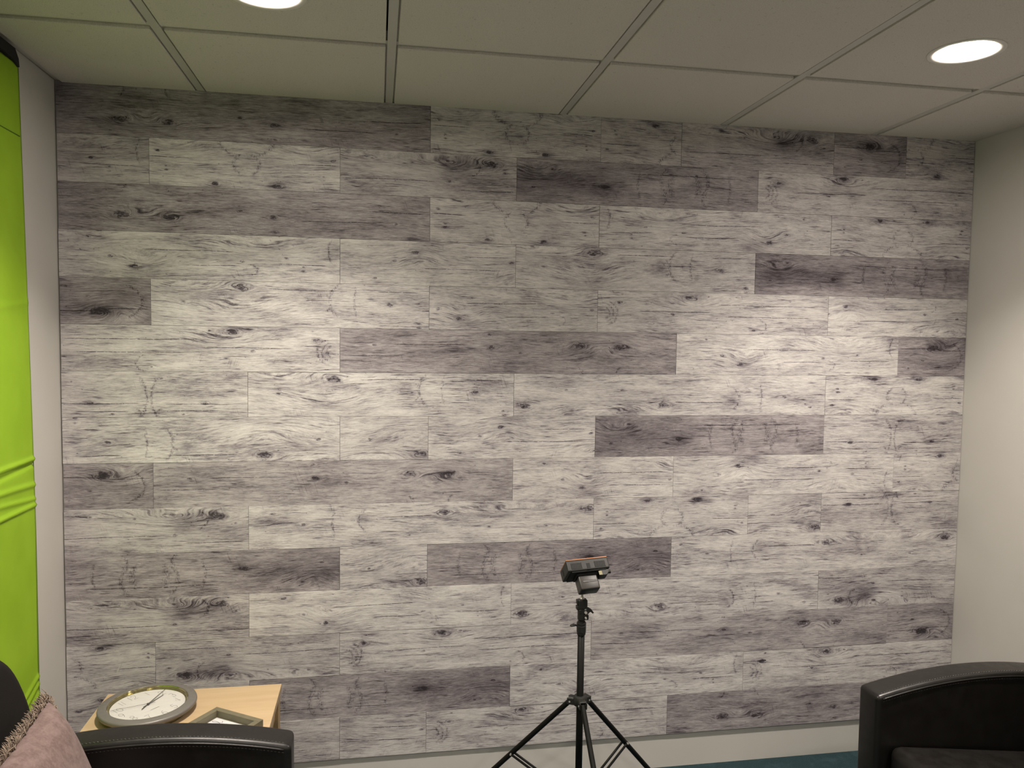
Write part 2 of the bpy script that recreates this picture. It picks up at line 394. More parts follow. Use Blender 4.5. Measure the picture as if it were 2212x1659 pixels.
def carpet_mat():
    m, t, b = new_mat('teal_carpet')
    tc = t.n('ShaderNodeTexCoord').outputs['Object']
    n1 = t.noise(tc, 420, 2, 0.7); n2 = t.noise(tc, 14, 4, 0.6)
    col = t.mix(t.mr(n1, .3, .7), (.013, .029, .035, 1), (.034, .062, .070, 1))
    col = t.mix(t.m('MULTIPLY', t.mr(n2, .45, .7), .35), col, (.05, .09, .105, 1))
    t.put(b.inputs['Base Color'], col); b.inputs['Roughness'].default_value = .95
    b.inputs['Specular IOR Level'].default_value = .1
    t.put(b.inputs['Normal'], t.bump(n1, .7, .003))
    return m
M_carpet = carpet_mat()
M_void = simple('plenum_dark', (.02, .02, .02), .9)
def leather_mat():
    m, t, b = new_mat('black_leather')
    tc = t.n('ShaderNodeTexCoord').outputs['Object']
    v = t.n('ShaderNodeTexVoronoi', feature='DISTANCE_TO_EDGE'); t.put(v.inputs['Vector'], tc); v.inputs['Scale'].default_value = 420
    n = t.noise(tc, 30, 3)
    b.inputs['Base Color'].default_value = (.0065, .0056, .0048, 1)
    t.put(b.inputs['Roughness'], t.mr(n, .3, .7, .34, .44))
    b.inputs['Specular IOR Level'].default_value = .42
    t.put(b.inputs['Normal'], t.bump(v.outputs['Distance'], .12, .0006))
    return m
M_leather = leather_mat()
M_thread = simple('black_thread', (.035, .032, .028), .35, spec=.6)
M_backcloth = simple('black_cloth', (.011, .0095, .0085), .85, spec=.15, bscale=600, bstr=.3)
M_foot = simple('black_plastic_foot', (.01, .01, .01), .4)
M_black_metal = simple('black_painted_tube', (.006, .006, .005), .5, spec=.16, nscale=40, namp=.1)
M_black_plastic = simple('black_plastic', (.016, .016, .014), .5, spec=.4, bscale=500, bstr=.1)
M_dark_recess = simple('dark_recess', (.003, .003, .003), .7)
M_batt = simple('battery_plastic', (.030, .028, .024), .42, spec=.5, bscale=700, bstr=.08)
M_steel = simple('bright_steel', (.55, .53, .47), .3, metal=.35)
M_orange = simple('orange_filter', (.46, .18, .06), .35, spec=.5)
M_sticker = simple('yellow_sticker', (.24, .21, .10), .5)  # yellow darkened so the base colour carries the shade it sits in
def maple():
    m, t, b = new_mat('maple_laminate')
    o = t.sep(t.n('ShaderNodeTexCoord').outputs['Object'])
    g = t.noise(t.xyz(t.m('MULTIPLY', o[0], 3), t.m('MULTIPLY', o[1], 28), t.m('MULTIPLY', o[2], 28)), 1.0, 4, .55)
    g2 = t.noise(t.xyz(t.m('MULTIPLY', o[0], 14), t.m('MULTIPLY', o[1], 260), t.m('MULTIPLY', o[2], 260)), 1.0, 2, .5)
    c = t.mix(t.mr(g, .3, .7), (.45, .325, .185, 1), (.51, .380, .225, 1))
    c = t.mix(t.m('MULTIPLY', t.mr(g2, .5, .8), .25), c, (.50, .31, .14, 1))
    t.put(b.inputs['Base Color'], c); b.inputs['Roughness'].default_value = .42
    return m
M_maple = maple()
M_maple_edge = simple('maple_edge_band', (.44, .30, .15), .5, nscale=20, namp=.08)
def brushed(name, c, r):
    m, t, b = new_mat(name)
    tc = t.n('ShaderNodeTexCoord').outputs['Object']
    n = t.noise(tc, 90, 3)
    b.inputs['Base Color'].default_value = (*c, 1); b.inputs['Metallic'].default_value = .55
    t.put(b.inputs['Roughness'], t.mr(n, .3, .7, r - .05, r + .07))
    return m
M_bezel = brushed('clock_grey_bezel', (.165, .156, .141), .42); M_bezel.node_tree.nodes['Principled BSDF'].inputs['Metallic'].default_value = .2
M_inner = brushed('clock_inner_reflector', (.55, .50, .27), .14); M_inner.node_tree.nodes['Principled BSDF'].inputs['Metallic'].default_value = 1.0
M_case = brushed('clock_case_side', (.20, .18, .10), .35)
M_dial = simple('clock_dial_paper', (.60, .59, .555), .6, nscale=60, namp=.01)
M_ink = simple('print_ink', (.06, .06, .06), .6)
M_hand = simple('dark_hand_metal', (.05, .05, .05), .35, metal=.5)
M_hand2 = simple('grey_hand_and_shadow', (.16, .15, .14), .35, metal=.5)
def glass_mat():
    m = bpy.data.materials.new('clear_cover_glass'); m.use_nodes = True
    nt = m.node_tree; nt.nodes.clear(); t = NT(nt)
    out = t.n('ShaderNodeOutputMaterial'); mx = t.n('ShaderNodeMixShader'); tr = t.n('ShaderNodeBsdfTransparent'); gl = t.n('ShaderNodeBsdfGlossy')
    gl.inputs['Roughness'].default_value = 0.02; fr0 = t.n('ShaderNodeFresnel'); fr0.inputs[0].default_value = 1.45
    geo = t.n('ShaderNodeNewGeometry'); fac = t.m('MULTIPLY', fr0.outputs[0], t.m('SUBTRACT', 1.0, geo.outputs['Backfacing']))
    t.put(mx.inputs[0], fac); t.put(mx.inputs[1], tr.outputs[0]); t.put(mx.inputs[2], gl.outputs[0]); t.put(out.inputs[0], mx.outputs[0])
    return m
M_glass = glass_mat()
M_frame = simple('olive_grey_frame', (.135, .120, .075), .55, nscale=25, namp=.12, bscale=200, bstr=.1)
M_paper = simple('white_card', (.66, .66, .66), .7)
M_red = simple('red_print', (.45, .03, .04), .6)
def pillow_mat():
    m, t, b = new_mat('dusty_pink_suede')
    tc = t.n('ShaderNodeTexCoord').outputs['Object']
    n = t.noise(tc, 42, 5, .7); n2 = t.noise(tc, 160, 3, .6)
    c = t.mix(t.mr(n, .30, .75), (.128, .086, .078, 1), (.200, .144, .133, 1))
    c = t.mix(t.m('MULTIPLY', t.mr(n2, .4, .75), .3), c, (.24, .185, .172, 1))
    t.put(b.inputs['Base Color'], c); b.inputs['Roughness'].default_value = .9
    b.inputs['Specular IOR Level'].default_value = .15
    b.inputs['Sheen Weight'].default_value = .08; b.inputs['Sheen Roughness'].default_value = .5
    t.put(b.inputs['Normal'], t.bump(t.m('ADD', n, t.m('MULTIPLY', n2, .4)), .35, .002))
    return m
M_pillow = pillow_mat()
M_fringe = simple('fringe_yarn', (.20, .155, .12), .85, spec=.2, nscale=90, namp=.45)
def green_mat():
    m, t, b = new_mat('green_screen_cloth')
    tc = t.n('ShaderNodeTexCoord').outputs['Object']
    n = t.noise(tc, 6, 3); w = t.noise(tc, 900, 1)
    c = t.mix(t.mr(n, .3, .7), (.255, .430, .022, 1), (.295, .485, .030, 1))
    t.put(b.inputs['Base Color'], c); b.inputs['Roughness'].default_value = .8; b.inputs['Specular IOR Level'].default_value = .15
    t.put(b.inputs['Normal'], t.bump(w, .2, .0008))
    return m
M_green = green_mat()
M_greenseam = simple('green_seam', (.09, .17, .008), .9)
M_blacktape = simple('black_webbing', (.012, .011, .010), .8)
M_trimring = simple('white_lamp_trim', (.72, .70, .64), .45)
def lamp_mat():
    m, t, b = new_mat('lit_led_diffuser')
    b.inputs['Base Color'].default_value = (1, 1, 1, 1)
    b.inputs['Emission Color'].default_value = (1.0, .885, .80, 1)
    b.inputs['Emission Strength'].default_value = 175.0
    return m
M_lamp = lamp_mat()

# ================================================================== SETTING
# floor
bm = B(); box(bm, XL - .1, XR + .1, YB - .1, .1, -.05, 0.0)
struct(obj('floor', bm, M_carpet))
# walls (solid slabs)
bm = B(); box(bm, XL - .1, XR + .1, 0.0, .1, 0.0, 2.62)
wall_back = struct(obj('wall_back', bm, M_wall))
bm = B(); box(bm, XL - .1, XL, YB, 0.0, 0.0, 2.62)
struct(obj('wall_left', bm, M_wall))
bm = B(); box(bm, XR, XR + .1, YB, 0.0, 0.0, 2.62)
struct(obj('wall_right', bm, M_wall))
bm = B(); box(bm, XL - .1, XR + .1, YB - .1, YB, 0.0, 2.62)
struct(obj('wall_front', bm, M_wall))

# ---- planks on the back wall, row by row: (k0, k1, print, tone, fx, fz, shift_ft)
ROWS = [
 [(0,4,'A',1.0,1,1,0),(4,6,'C',.32,1,1,0),(6,7,'C',.40,-1,-1,2),(7,9,'F',.55,1,1,0),(9,10,'D',1.0,1,1,0),(10,11,'C',.30,1,1,.9)],
 [(0,1,'G',.45,1,1,2),(1,3,'C',.12,1,1,0),(3,5,'F',.45,1,1,0),(5,8,'B',1.0,1,1,0),(8,11,'K',.22,1,1,0)],
 [(0,4,'A',.9,1,1,0),(4,6,'C',.18,1,1,0),(6,9,'G',.12,-1,1,3),(9,11,'C',.12,1,-1,0)],
 [(0,3,'G',.02,1,1,0),(3,5,'G',.10,1,-1,0),(5,8,'E',.20,1,1,0),(8,11,'B',1.0,1,1,0)],
 [(0,1,'D',.95,1,-1,0),(1,4,'E',.08,1,1,0),(4,6,'G',.10,1,1,.5),(6,9,'K',.15,1,1,0),(9,11,'G',.04,1,-1,.6)],
 [(0,3,'K',.15,-1,1,3),(3,7,'A',.88,-1,-1,4),(7,10,'G',.02,1,1,0),(10,11,'D',.95,1,1,0)],
 [(0,2,'H',.18,1,1,0),(2,5,'E',.02,1,1,0),(5,9,'M',.08,-1,-1,4.05),(9,11,'C',.05,1,-1,0)],
 [(0,3,'E',.04,-1,-1,3.1),(3,4,'E',.10,1,-1,0),(4,6,'G',.04,1,-1,0),(6,9,'B',.95,1,1,0),(9,11,'H',.22,1,1,0)],
 [(0,1,'D',.85,1,1,0),(1,5,'A',.66,-1,-1,4),(5,7,'G',.03,1,1,0),(7,10,'G',.05,1,-1,0),(10,11,'C',.08,1,-1,0)],
 [(0,2,'F',.30,1,1,0),(2,6,'M',.08,1,1,0),(6,8,'C',.10,1,-1,0),(8,9,'E',.20,1,-1,0),(9,11,'H',.30,1,-1,0)],
 [(0,3,'B',.80,-1,-1,3.0),(3,4,'E',.22,1,-1,0),(4,7,'B',.92,-1,-1,3.0),(7,11,'M',.08,1,1,.13)],
 [(0,2,'F',.30,1,1,0),(2,5,'G',.03,1,1,0),(5,9,'M',.05,-1,-1,4.05),(9,11,'F',.30,-1,-1,2)],
 [(0,1,'C',.15,1,-1,.9),(1,3,'F',.30,-1,-1,2),(3,6,'K',.12,1,1,0),(6,10,'A',.62,-1,-1,4),(10,11,'D',.75,1,-1,0)],
 [(0,2,'G',.18,1,-1,.4),(2,5,'B',.90,-1,-1,3.0),(5,8,'G',.04,1,1,0),(8,11,'K',.10,1,1,0)],
 [(0,3,'F',.40,-1,1,2.1),(3,4,'G',.25,1,-1,1),(4,7,'K',.22,1,1,0),(7,11,'A',.80,1,1,0)],
]
PM = {k: plank_material(k) for k in PRINTS}
rnd = random.Random(3)
for r, row in enumerate(ROWS):
    ztop = ZC + .005 if r == 0 else R1 - (r - 1) * RH
    zbot = R1 - r * RH
    for (ka, kb, pt, tone, fx, fz, sh) in row:
        x0 = XL + .004 + (r % 3) * .0008 if ka == 0 else K0 + ka * KU + .0004
        x1 = XR - .002 if kb == 11 else K0 + kb * KU - .0004
        L = x1 - x0; h = ztop - zbot - .0006
        th = .0085 + rnd.uniform(0, .0013)
        tl = rnd.uniform(-.0005, .0005)
        bm = B(); box(bm, 0, L, -th, -.0002, 0, h, bev=.0005)
        for v in bm.verts:
            if v.co.y < -.005: v.co.y += tl * (v.co.x / L - .5) * 2
        o = obj('plank', bm, PM[pt], wall_back, loc=(x0, 0, zbot + .0003))
        o['fx'] = float(fx); o['fz'] = float(fz)
        o['shift'] = float(sh) * KU + (0 if ka else (x0 - K0) * fx)
        o['tone'] = float(min(1, max(0, tone + rnd.uniform(-.04, .04)))); o['seed'] = round(rnd.uniform(0, 60), 2)

# ---- suspended ceiling
bm = B(); box(bm, XL - .1, XR + .1, YB - .1, .1, 2.50, 2.62)
ceiling = struct(obj('ceiling', bm, M_void))
ZT = ZC + .0085            # flange level of the tees
HW = .012                 # half flange
xs = [GX0 + i * GT for i in range(5)]
ys = [GY0 - j * GT for j in range(8)]
for x in xs:
    bm = B(); box(bm, x - HW, x + HW, YB, -.002, ZC + .0025, ZT + .0015); box(bm, x - .0015, x + .0015, YB, -.002, ZT + .0015, ZT + .035)
    obj('main_tee', bm, M_tee, ceiling)
xe = [XL] + xs + [XR]
for y in ys:
    if y < YB + .05: continue
    for i in range(len(xe) - 1):
        a = xe[i] + (HW if i else .001); c = xe[i + 1] - (HW if i < len(xe) - 2 else .001)
        bm = B(); box(bm, a, c, y - HW, y + HW, ZT, ZT + .0015); box(bm, a, c, y - .0015, y + .0015, ZT + .0015, ZT + .03)
        obj('cross_tee', bm, M_tee, ceiling)
# wall angle on the left and the far edges
bm = B(); box(bm, XL, XL + .022, YB, -.001, ZT, ZT + .0015); box(bm, XL, XL + .0015, YB, -.001, ZT, ZT + .02); obj('wall_angle', bm, M_tee, ceiling)
bm = B(); box(bm, XR - .022, XR, YB, -.001, ZT + .0005, ZT + .002); obj('wall_angle', bm, M_tee, ceiling)
bm = B(); box(bm, XL + .022, XR - .022, -.022, -.001, ZT, ZT + .0015); obj('wall_angle', bm, M_tee, ceiling)
# tiles: body resting on the flanges, stepped face hanging 7 mm below
ye = [0.0] + [y for y in ys if y > YB + .05] + [YB]
RV = .0170
def make_tile(x0, x1, y0, y1, hole=None):
    bm = B()
    if hole is None:
        box(bm, x0, x1, y0, y1, ZC, ZT + .0022, bev=.0012)
        box(bm, x0 - .009, x1 + (.009 if x1 < XR - .01 else 0), y0 - (.009 if y0 > YB + .02 else 0), y1 + (.009 if y1 < -.02 else .004), ZT + .0022, ZT + .014)
    else:
        n = 48; cx, cy, R = hole
        def ring(z): return [bm.verts.new((cx + R * math.cos(2 * PI * k / n), cy + R * math.sin(2 * PI * k / n), z)) for k in range(n)]
        def sq(z):
            out = []
            for k in range(n):
                c, s = math.cos(2 * PI * k / n), math.sin(2 * PI * k / n)
                tx = ((x1 - cx) if c > 0 else (x0 - cx)) / c if abs(c) > 1e-9 else 1e9
                ty = ((y1 - cy) if s > 0 else (y0 - cy)) / s if abs(s) > 1e-9 else 1e9
                q = min(tx, ty); out.append(bm.verts.new((cx + c * q, cy + s * q, z)))
            # pull the nearest samples into the corners
            for (X, Y) in ((x0, y0), (x0, y1), (x1, y0), (x1, y1)):
                w = min(out, key=lambda v: (v.co.x - X) ** 2 + (v.co.y - Y) ** 2); w.co.x = X; w.co.y = Y
            return out
        a, b_, c_, d_ = ring(ZC), sq(ZC), sq(ZT + .014), ring(ZT + .014)
        for k in range(n):
            k2 = (k + 1) % n
            for p, q in ((a, b_), (b_, c_), (c_, d_), (d_, a)): bm.faces.new((p[k], p[k2], q[k2], q[k]))
        bmesh.ops.recalc_face_normals(bm, faces=bm.faces)
    return obj('ceiling_tile', bm, M_tile, ceiling)
for i in range(len(xe) - 1):
    for j in range(len(ye) - 1):
        x0 = xe[i] + (.024 if i == 0 else RV); x1 = xe[i + 1] - (.0015 if i == len(xe) - 2 else RV)
        y1 = ye[j] - (.0125 if j == 0 else RV); y0 = ye[j + 1] + (.004 if j == len(ye) - 2 else RV)
        hole = None
        for (lx, ly, _) in LIGHTS:
            if x0 < lx < x1 and y0 < ly < y1: hole = (lx, ly, .088)
        make_tile(x0, x1, y0, y1, hole)


# ---- downlights
LAB2 = ['recessed ceiling downlight behind the camera on the right, the nearer one', 'recessed ceiling downlight behind the camera on the left, the nearer one', 'recessed ceiling downlight at the back of the room on the right', 'recessed ceiling downlight at the back of the room on the left']
LAB = ['round white recessed downlight glowing near the right end of the ceiling', 'round white recessed downlight glowing at the top edge above the left of the wall']
for i, (lx, ly, pw) in enumerate(LIGHTS):
    t = empty('recessed_downlight', (lx, ly, ZC))
    if i < 2: tag(t, LAB[i], 'ceiling light')
    else: tag(t, LAB2[i - 2], 'ceiling light', 'downlights behind the camera')
    bm = B(); lathe(bm, [(.0690, .006), (.0745, -.0005), (.092, -.003), (.096, -.0015), (.096, -.0002), (.086, .0), (.086, .03), (.0690, .03)], 64, close=True)
    obj('trim_ring', bm, M_trimring, t, smooth=True)
    bm = B(); lathe(bm, [(0, .0055), (.0690, .0055), (.0690, .012), (0, .012)], 48); bmesh.ops.recalc_face_normals(bm, faces=bm.faces)
    obj('diffuser', bm, M_lamp, t)
    ld = bpy.data.lights.new('led_light', 'AREA'); ld.shape = 'DISK'; ld.size = .13; ld.energy = pw; ld.color = LAMP_COLOR; ld.spread = LAMP_SPREAD
    lo = bpy.data.objects.new('led_light', ld); COL.objects.link(lo); lo.parent = t; lo.location = (0, 0, .004)

# ================================================================== GREEN SCREEN on the left wall
gs = empty('green_screen', (XL, 0, 0))
tag(gs, 'bright green fabric backdrop with a black top corner on the left wall', 'backdrop')
def gz_edge(z):   # far edge of the cloth, slightly bowed
    return -.243 - .052 * max(0, min(1, (z - 1.0) / 1.4)) ** 1.2
bm = B(); NY, NZ = 90, 420
Y1, ZB, ZTOP = -.98, .30, 2.385
def fold(y, z):
    s = 0.0
    for (zc, k, w, a, y0) in ((1.259, .04, .006, .0055, -.9), (1.243, .08, .007, -.0045, -.9), (1.183, -.02, .007, .0045, -.85), (1.141, -.06, .006, .0040, -.42), (1.121, .02, .006, .0060, -.9), (.588, .36, .007, .0045, -.6), (.562, .42, .007, .0045, -.6), (.53, .5, .008, .004, -.5), (1.72, .15, .010, .0015, -.9)):
        d = z - (zc + k * (y + .27) + .004 * math.sin(9 * y))
        s += a * math.exp(-(d / w) ** 2) * (1 if y > y0 else math.exp(-((y - y0) / .2) ** 2))
    return s
grid = []
for i in range(NY + 1):
    row = []
    for j in range(NZ + 1):
        z = ZB + (ZTOP - ZB) * j / NZ
        e = gz_edge(z); y = e + (Y1 - e) * i / NY
        x = .012 + fold(y, z) + .004 * math.sin(2.1 * z + 1.3) * math.sin(1.7 * y)
        row.append(bm.verts.new((max(x, .006), y, z)))
    grid.append(row)
for i in range(NY):
    for j in range(NZ): bm.faces.new((grid[i][j], grid[i][j + 1], grid[i + 1][j + 1], grid[i + 1][j]))
bmesh.ops.recalc_face_normals(bm, faces=bm.faces)
cl = obj('fabric', bm, M_green, gs, smooth=True)
sd = cl.modifiers.new('solid', 'SOLIDIFY'); sd.thickness = .002; sd.offset = 0
# sewn seam that crosses the cloth and the dark hem along its far edge
bm = B(); tube(bm, [(.0145 + fold(-.296 - s, 2.187), -.296 - s, 2.187) for s in [k * .05 for k in range(12)]], .0016, 6)
obj('seam', bm, M_greenseam, gs, smooth=True)
bm = B(); tube(bm, [(.0125, gz_edge(z) + .0015, z) for z in [ZB + (ZTOP - ZB) * k / 40 for k in range(41)]], .0016, 6)
obj('hem', bm, M_greenseam, gs, smooth=True)
bm = B(); prism(bm, [(-.300, 2.378), (-.304, 2.400), (-.325, 2.422), (-.97, 2.422), (-.97, 2.390), (-.40, 2.392), (-.34, 2.389)], 'x', .008, .020)
hd = obj('black_corner', bm, M_blacktape, gs); hd['label'] = 'black webbing corner'

# ================================================================== SIDE TABLE
TZ = .50
tb = empty('side_table', (.634, -.43, 0)); tag(tb, 'small light maple side table in the left corner behind the armchair', 'table')
tx0, tx1, ty0, ty1 = .3705 - .634, .8975 - .634, -.655 + .43, -.187 + .43
bm = B(); box(bm, tx0, tx1, ty0, ty1, TZ - .022, TZ, bev=.0012)
obj('table_top', bm, M_maple, tb)
for sx in (0, 1):
    for sy in (0, 1):
        bx = tx0 + .004 if sx == 0 else tx1 - .004 - .045; by = ty0 + .012 if sy == 0 else ty1 - .012 - .045
        bm = B(); box(bm, bx, bx + .045, by, by + .045, 0.0, TZ - .0222, bev=.001); obj('leg', bm, M_maple_edge, tb)
for sy in (0, 1):
    by = ty0 + .02 if sy == 0 else ty1 - .04
    bm = B(); box(bm, tx0 + .049, tx1 - .049, by, by + .018, TZ - .09, TZ - .0222); obj('apron', bm, M_maple_edge, tb)
for sx in (0, 1):
    bx = tx0 + .014 if sx == 0 else tx1 - .032
    bm = B(); box(bm, bx, bx + .018, ty0 + .057, ty1 - .057, TZ - .09, TZ - .0222); obj('apron', bm, M_maple_edge, tb)

# ================================================================== CLOCK
ck = empty('wall_clock', (.529, -.333, TZ + .0005)); tag(ck, 'round wall clock with grey rim lying face up on the maple side table', 'clock')
bm = B(); lathe(bm, [(0, 0), (.112, 0), (.116, .004), (.118, .016), (.118, .022), (0, .022)], 96); bmesh.ops.recalc_face_normals(bm, faces=bm.faces)
obj('case', bm, M_case, ck, smooth=False)
bm = B(); lathe(bm, [(.1175, .014), (.131, .016), (.1355, .021), (.1365, .026), (.1355, .0300), (.132, .0320), (.118, .0335), (.1125, .0345), (.1105, .0335), (.1175, .022)], 128, close=True)
bmesh.ops.recalc_face_normals(bm, faces=bm.faces)
obj('bezel', bm, M_bezel, ck, smooth=True)
bm = B(); lathe(bm, [(.1112, .0335), (.1085, .0300), (.1090, .0275), (.1055, .0262), (.1062, .0240), (.1030, .0235), (.1030, .0225), (.1128, .0225), (.1128, .0300)], 128, close=True)
bmesh.ops.recalc_face_normals(bm, faces=bm.faces)
inn = obj('inner_ring', bm, M_inner, ck); shade_by_angle(inn, 40); inn['label'] = 'stepped pale gold inner ring'
bm = B(); lathe(bm, [(0, .0222), (.1055, .0222), (.1055, .0232), (0, .0232)], 96); bmesh.ops.recalc_face_normals(bm, faces=bm.faces)
dial = obj('dial', bm, M_dial, ck)
# stroke digits
DG = {'0': [[(.5,1),(.15,.8),(.05,.5),(.15,.15),(.5,0),(.85,.15),(.95,.5),(.85,.8),(.5,1)]],
 '1': [[(.5,1),(.5,0)]],
 '2': [[(.08,.75),(.2,.95),(.5,1.02),(.8,.93),(.88,.7),(.7,.42),(.35,.18),(.05,0),(.5,.02),(.95,0)]],
 '3': [[(.1,.88),(.4,1.02),(.75,.93),(.8,.7),(.6,.54),(.4,.52)],[(.4,.52),(.75,.45),(.88,.22),(.65,.0),(.3,-.02),(.05,.15)]],
 '4': [[(.7,0),(.7,1),(.05,.32),(.98,.32)]],
 '5': [[(.85,1),(.25,1),(.15,.56),(.5,.62),(.82,.48),(.86,.2),(.6,0),(.25,0),(.05,.14)]],
 '6': [[(.8,.98),(.4,.8),(.1,.4),(.15,.1),(.5,-.02),(.85,.12),(.86,.38),(.55,.54),(.2,.42)]],
 '7': [[(.05,1),(.95,1),(.55,.5),(.35,0)]],
 '8': [[(.5,.53),(.2,.66),(.2,.92),(.5,1.02),(.8,.92),(.8,.66),(.5,.53),(.15,.36),(.12,.1),(.5,-.02),(.88,.1),(.85,.36),(.5,.53)]],
 '9': [[(.85,.62),(.5,.42),(.15,.55),(.12,.85),(.45,1.02),(.8,.92),(.86,.62),(.7,.25),(.35,0)]]}
def smooth_line(pts, n=5):
    out = []
    P = [pts[0]] + list(pts) + [pts[-1]]
    for i in range(1, len(P) - 2):
        for k in range(n):
            t_ = k / n; a, b_, c_, d_ = P[i - 1], P[i], P[i + 1], P[i + 2]
            out.append(tuple(.5 * ((2 * b_[q]) + (-a[q] + c_[q]) * t_ + (2 * a[q] - 5 * b_[q] + 4 * c_[q] - d_[q]) * t_ ** 2 + (-a[q] + 3 * b_[q] - 3 * c_[q] + d_[q]) * t_ ** 3) for q in (0, 1)))
    out.append(pts[-1]); return out
def ribbon(bm, pts, w, z, zt=.00025):
    """flat printed stroke"""
    L = []; R = []
    for i, p in enumerate(pts):
        a = pts[max(i - 1, 0)]; c = pts[min(i + 1, len(pts) - 1)]
        dx, dy = c[0] - a[0], c[1] - a[1]; l = math.hypot(dx, dy) or 1
        nx, ny = -dy / l * w / 2, dx / l * w / 2
        L.append(bm.verts.new((p[0] + nx, p[1] + ny, z + zt))); R.append(bm.verts.new((p[0] - nx, p[1] - ny, z + zt)))
    for i in range(len(pts) - 1): bm.faces.new((R[i], R[i + 1], L[i + 1], L[i]))
A12 = math.radians(137.0)      # world direction of the 12 on the lying dial
DZ = .0232
for hnum in range(1, 13):
    bm = B(); th = A12 - hnum * PI / 6; s = str(hnum); rr = .080
    hh = .027; ww = .0145
    cx, cy = rr * math.cos(th), rr * math.sin(th)
    up = A12 - PI / 2        # numerals stand upright on the dial
    ca, sa_ = math.cos(up), math.sin(up)
    tot = sum((.004 if ch == '1' else ww) for ch in s) + .005 * (len(s) - 1); cur = -tot / 2
    for ch in s:
        w = .004 if ch == '1' else ww
        for st in DG[ch]:
            pp = smooth_line(st) if ch not in '147' else st
            q = [(cur + p[0] * w, (p[1] - .5) * hh) for p in pp]
            ribbon(bm, [(cx + a * ca - b_ * sa_, cy + a * sa_ + b_ * ca) for a, b_ in q], .0009, DZ)
        cur += w + .005
    obj('numeral', bm, M_ink, dial)
for k in range(12):
    th = A12 - k * PI / 6; bm = B(); lathe(bm, [(0, DZ + .0003), (.0006, DZ + .0003)], 8, c=(.0985 * math.cos(th), .0985 * math.sin(th), 0))
    obj('hour_dot', bm, M_ink, dial)
u6 = A12 + PI
bm = B(); c0 = (.036 * math.cos(u6), .036 * math.sin(u6)); dd = (math.cos(A12 - PI / 2), math.sin(A12 - PI / 2))
ribbon(bm, [(c0[0] - dd[0] * .014, c0[1] - dd[1] * .014), (c0[0] + dd[0] * .014, c0[1] + dd[1] * .014)], .0018, DZ)
obj('printed_dash', bm, M_ink, dial)
def hand(name, ang, l, tail, w, z, mat):
    bm = B(); c, s = math.cos(ang), math.sin(ang)
    prism(bm, [(-tail * c - w * s / 2, -tail * s + w * c / 2), (-tail * c + w * s / 2, -tail * s - w * c / 2), (l * c + w * s / 4, l * s - w * c / 4), (l * c - w * s / 4, l * s + w * c / 4)], 'z', z, z + .0006)
    return obj(name, bm, mat, ck)
hand('minute_hand', A12 - math.radians(61), .098, .034, .0026, .0262, M_hand)
hand('hour_hand_shadow', A12 - math.radians(72), .066, .018, .0040, .0250, M_hand2)  # solid grey bar used as hour hand, standing in for the hands' faint shadow
hand('second_hand', A12 + math.radians(62), .100, .020, .0014, .0274, M_hand2)
bm = B(); lathe(bm, [(0, .0232), (.0035, .0232), (.0035, .0285), (0, .0288)], 16); obj('hand_hub', bm, M_hand, ck, smooth=True)
bm = B(); lathe(bm, [(0, .0312), (.1098, .0312), (.1098, .0322), (0, .0322)], 64); bmesh.ops.recalc_face_normals(bm, faces=bm.faces)
obj('glass_cover', bm, M_glass, ck)

# ================================================================== PICTURE FRAME lying on the table
# top far corner T, right corner R (world at z ~ .528)
FT = Vector((.733, -.3745)); FR = Vector((.880, -.474))
e1 = (FR - FT); W1 = e1.length; e1.normalize(); e2 = Vector((-.0, 0)); e2 = Vector((e1.y, -e1.x))   # towards lower-left
fr = empty('picture_frame', (FT.x, FT.y, TZ + .0005), math.atan2(e1.y, e1.x))
tag(fr, 'deep olive grey picture frame lying flat on the side table beside the clock', 'picture frame')
FH = .024; FL = .232; FB = .0175
# local: x along e1, y towards -e2 => cloth runs to negative y
def fbox(name, x0, x1, y0, y1):
    bm = B(); box(bm, x0, x1, y0, y1, 0, FH, bev=.0008); return obj(name, bm, M_frame, fr)
fbox('frame_rail', 0, W1, -FB, 0); fbox('frame_rail', 0, W1, -FL, -FL + FB)
fbox('frame_rail', 0, FB, -FL + FB, -FB); fbox('frame_rail', W1 - FB, W1, -FL + FB, -FB)
bm = B(); box(bm, FB, W1 - FB, -FL + FB, -FB, .001, .004); bk = obj('backing', bm, M_frame, fr)
bm = B(); box(bm, FB + .004, W1 - FB - .004, -FL + FB + .004, -FB - .004, .0041, .0047); cd = obj('card', bm, M_paper, fr)
# cursive writing on the card, "el" beginning a line, with a red letter after it
def cur_(pts, s, ox, oy, rot):
    c, q = math.cos(rot), math.sin(rot); return [(ox + (a * c - b_ * q) * s, oy + (a * q + b_ * c) * s) for a, b_ in pts]
bm = B()
e_ = [(0,.1),(.35,.25),(.55,.5),(.4,.68),(.2,.5),(.25,.15),(.5,0),(.8,.15)]
l_ = [(.8,.15),(1.15,.7),(1.3,1.3),(1.15,1.55),(.98,1.2),(1.0,.4),(1.15,.02),(1.5,.2)]
wr = math.radians(0)
for st in (e_, l_): ribbon(bm, cur_(smooth_line(st, 6), .021, .064, -.060, PI / 2 + .25), .0014, .0048)
obj('black_script', bm, M_ink, cd)
bm = B()
o2 = [(.4,.7),(.1,.4),(.3,.05),(.6,.3),(.5,.7),(.9,.6)]
ribbon(bm, cur_(smooth_line(o2, 6), .012, .094, -.052, PI / 2 + .25), .0016, .0048); obj('red_script', bm, M_red, cd)
bm = B(); box(bm, FB + .0002, W1 - FB - .0002, -FL + FB + .0002, -FB - .0002, .0125, .014); obj('glass_pane', bm, M_glass, fr)

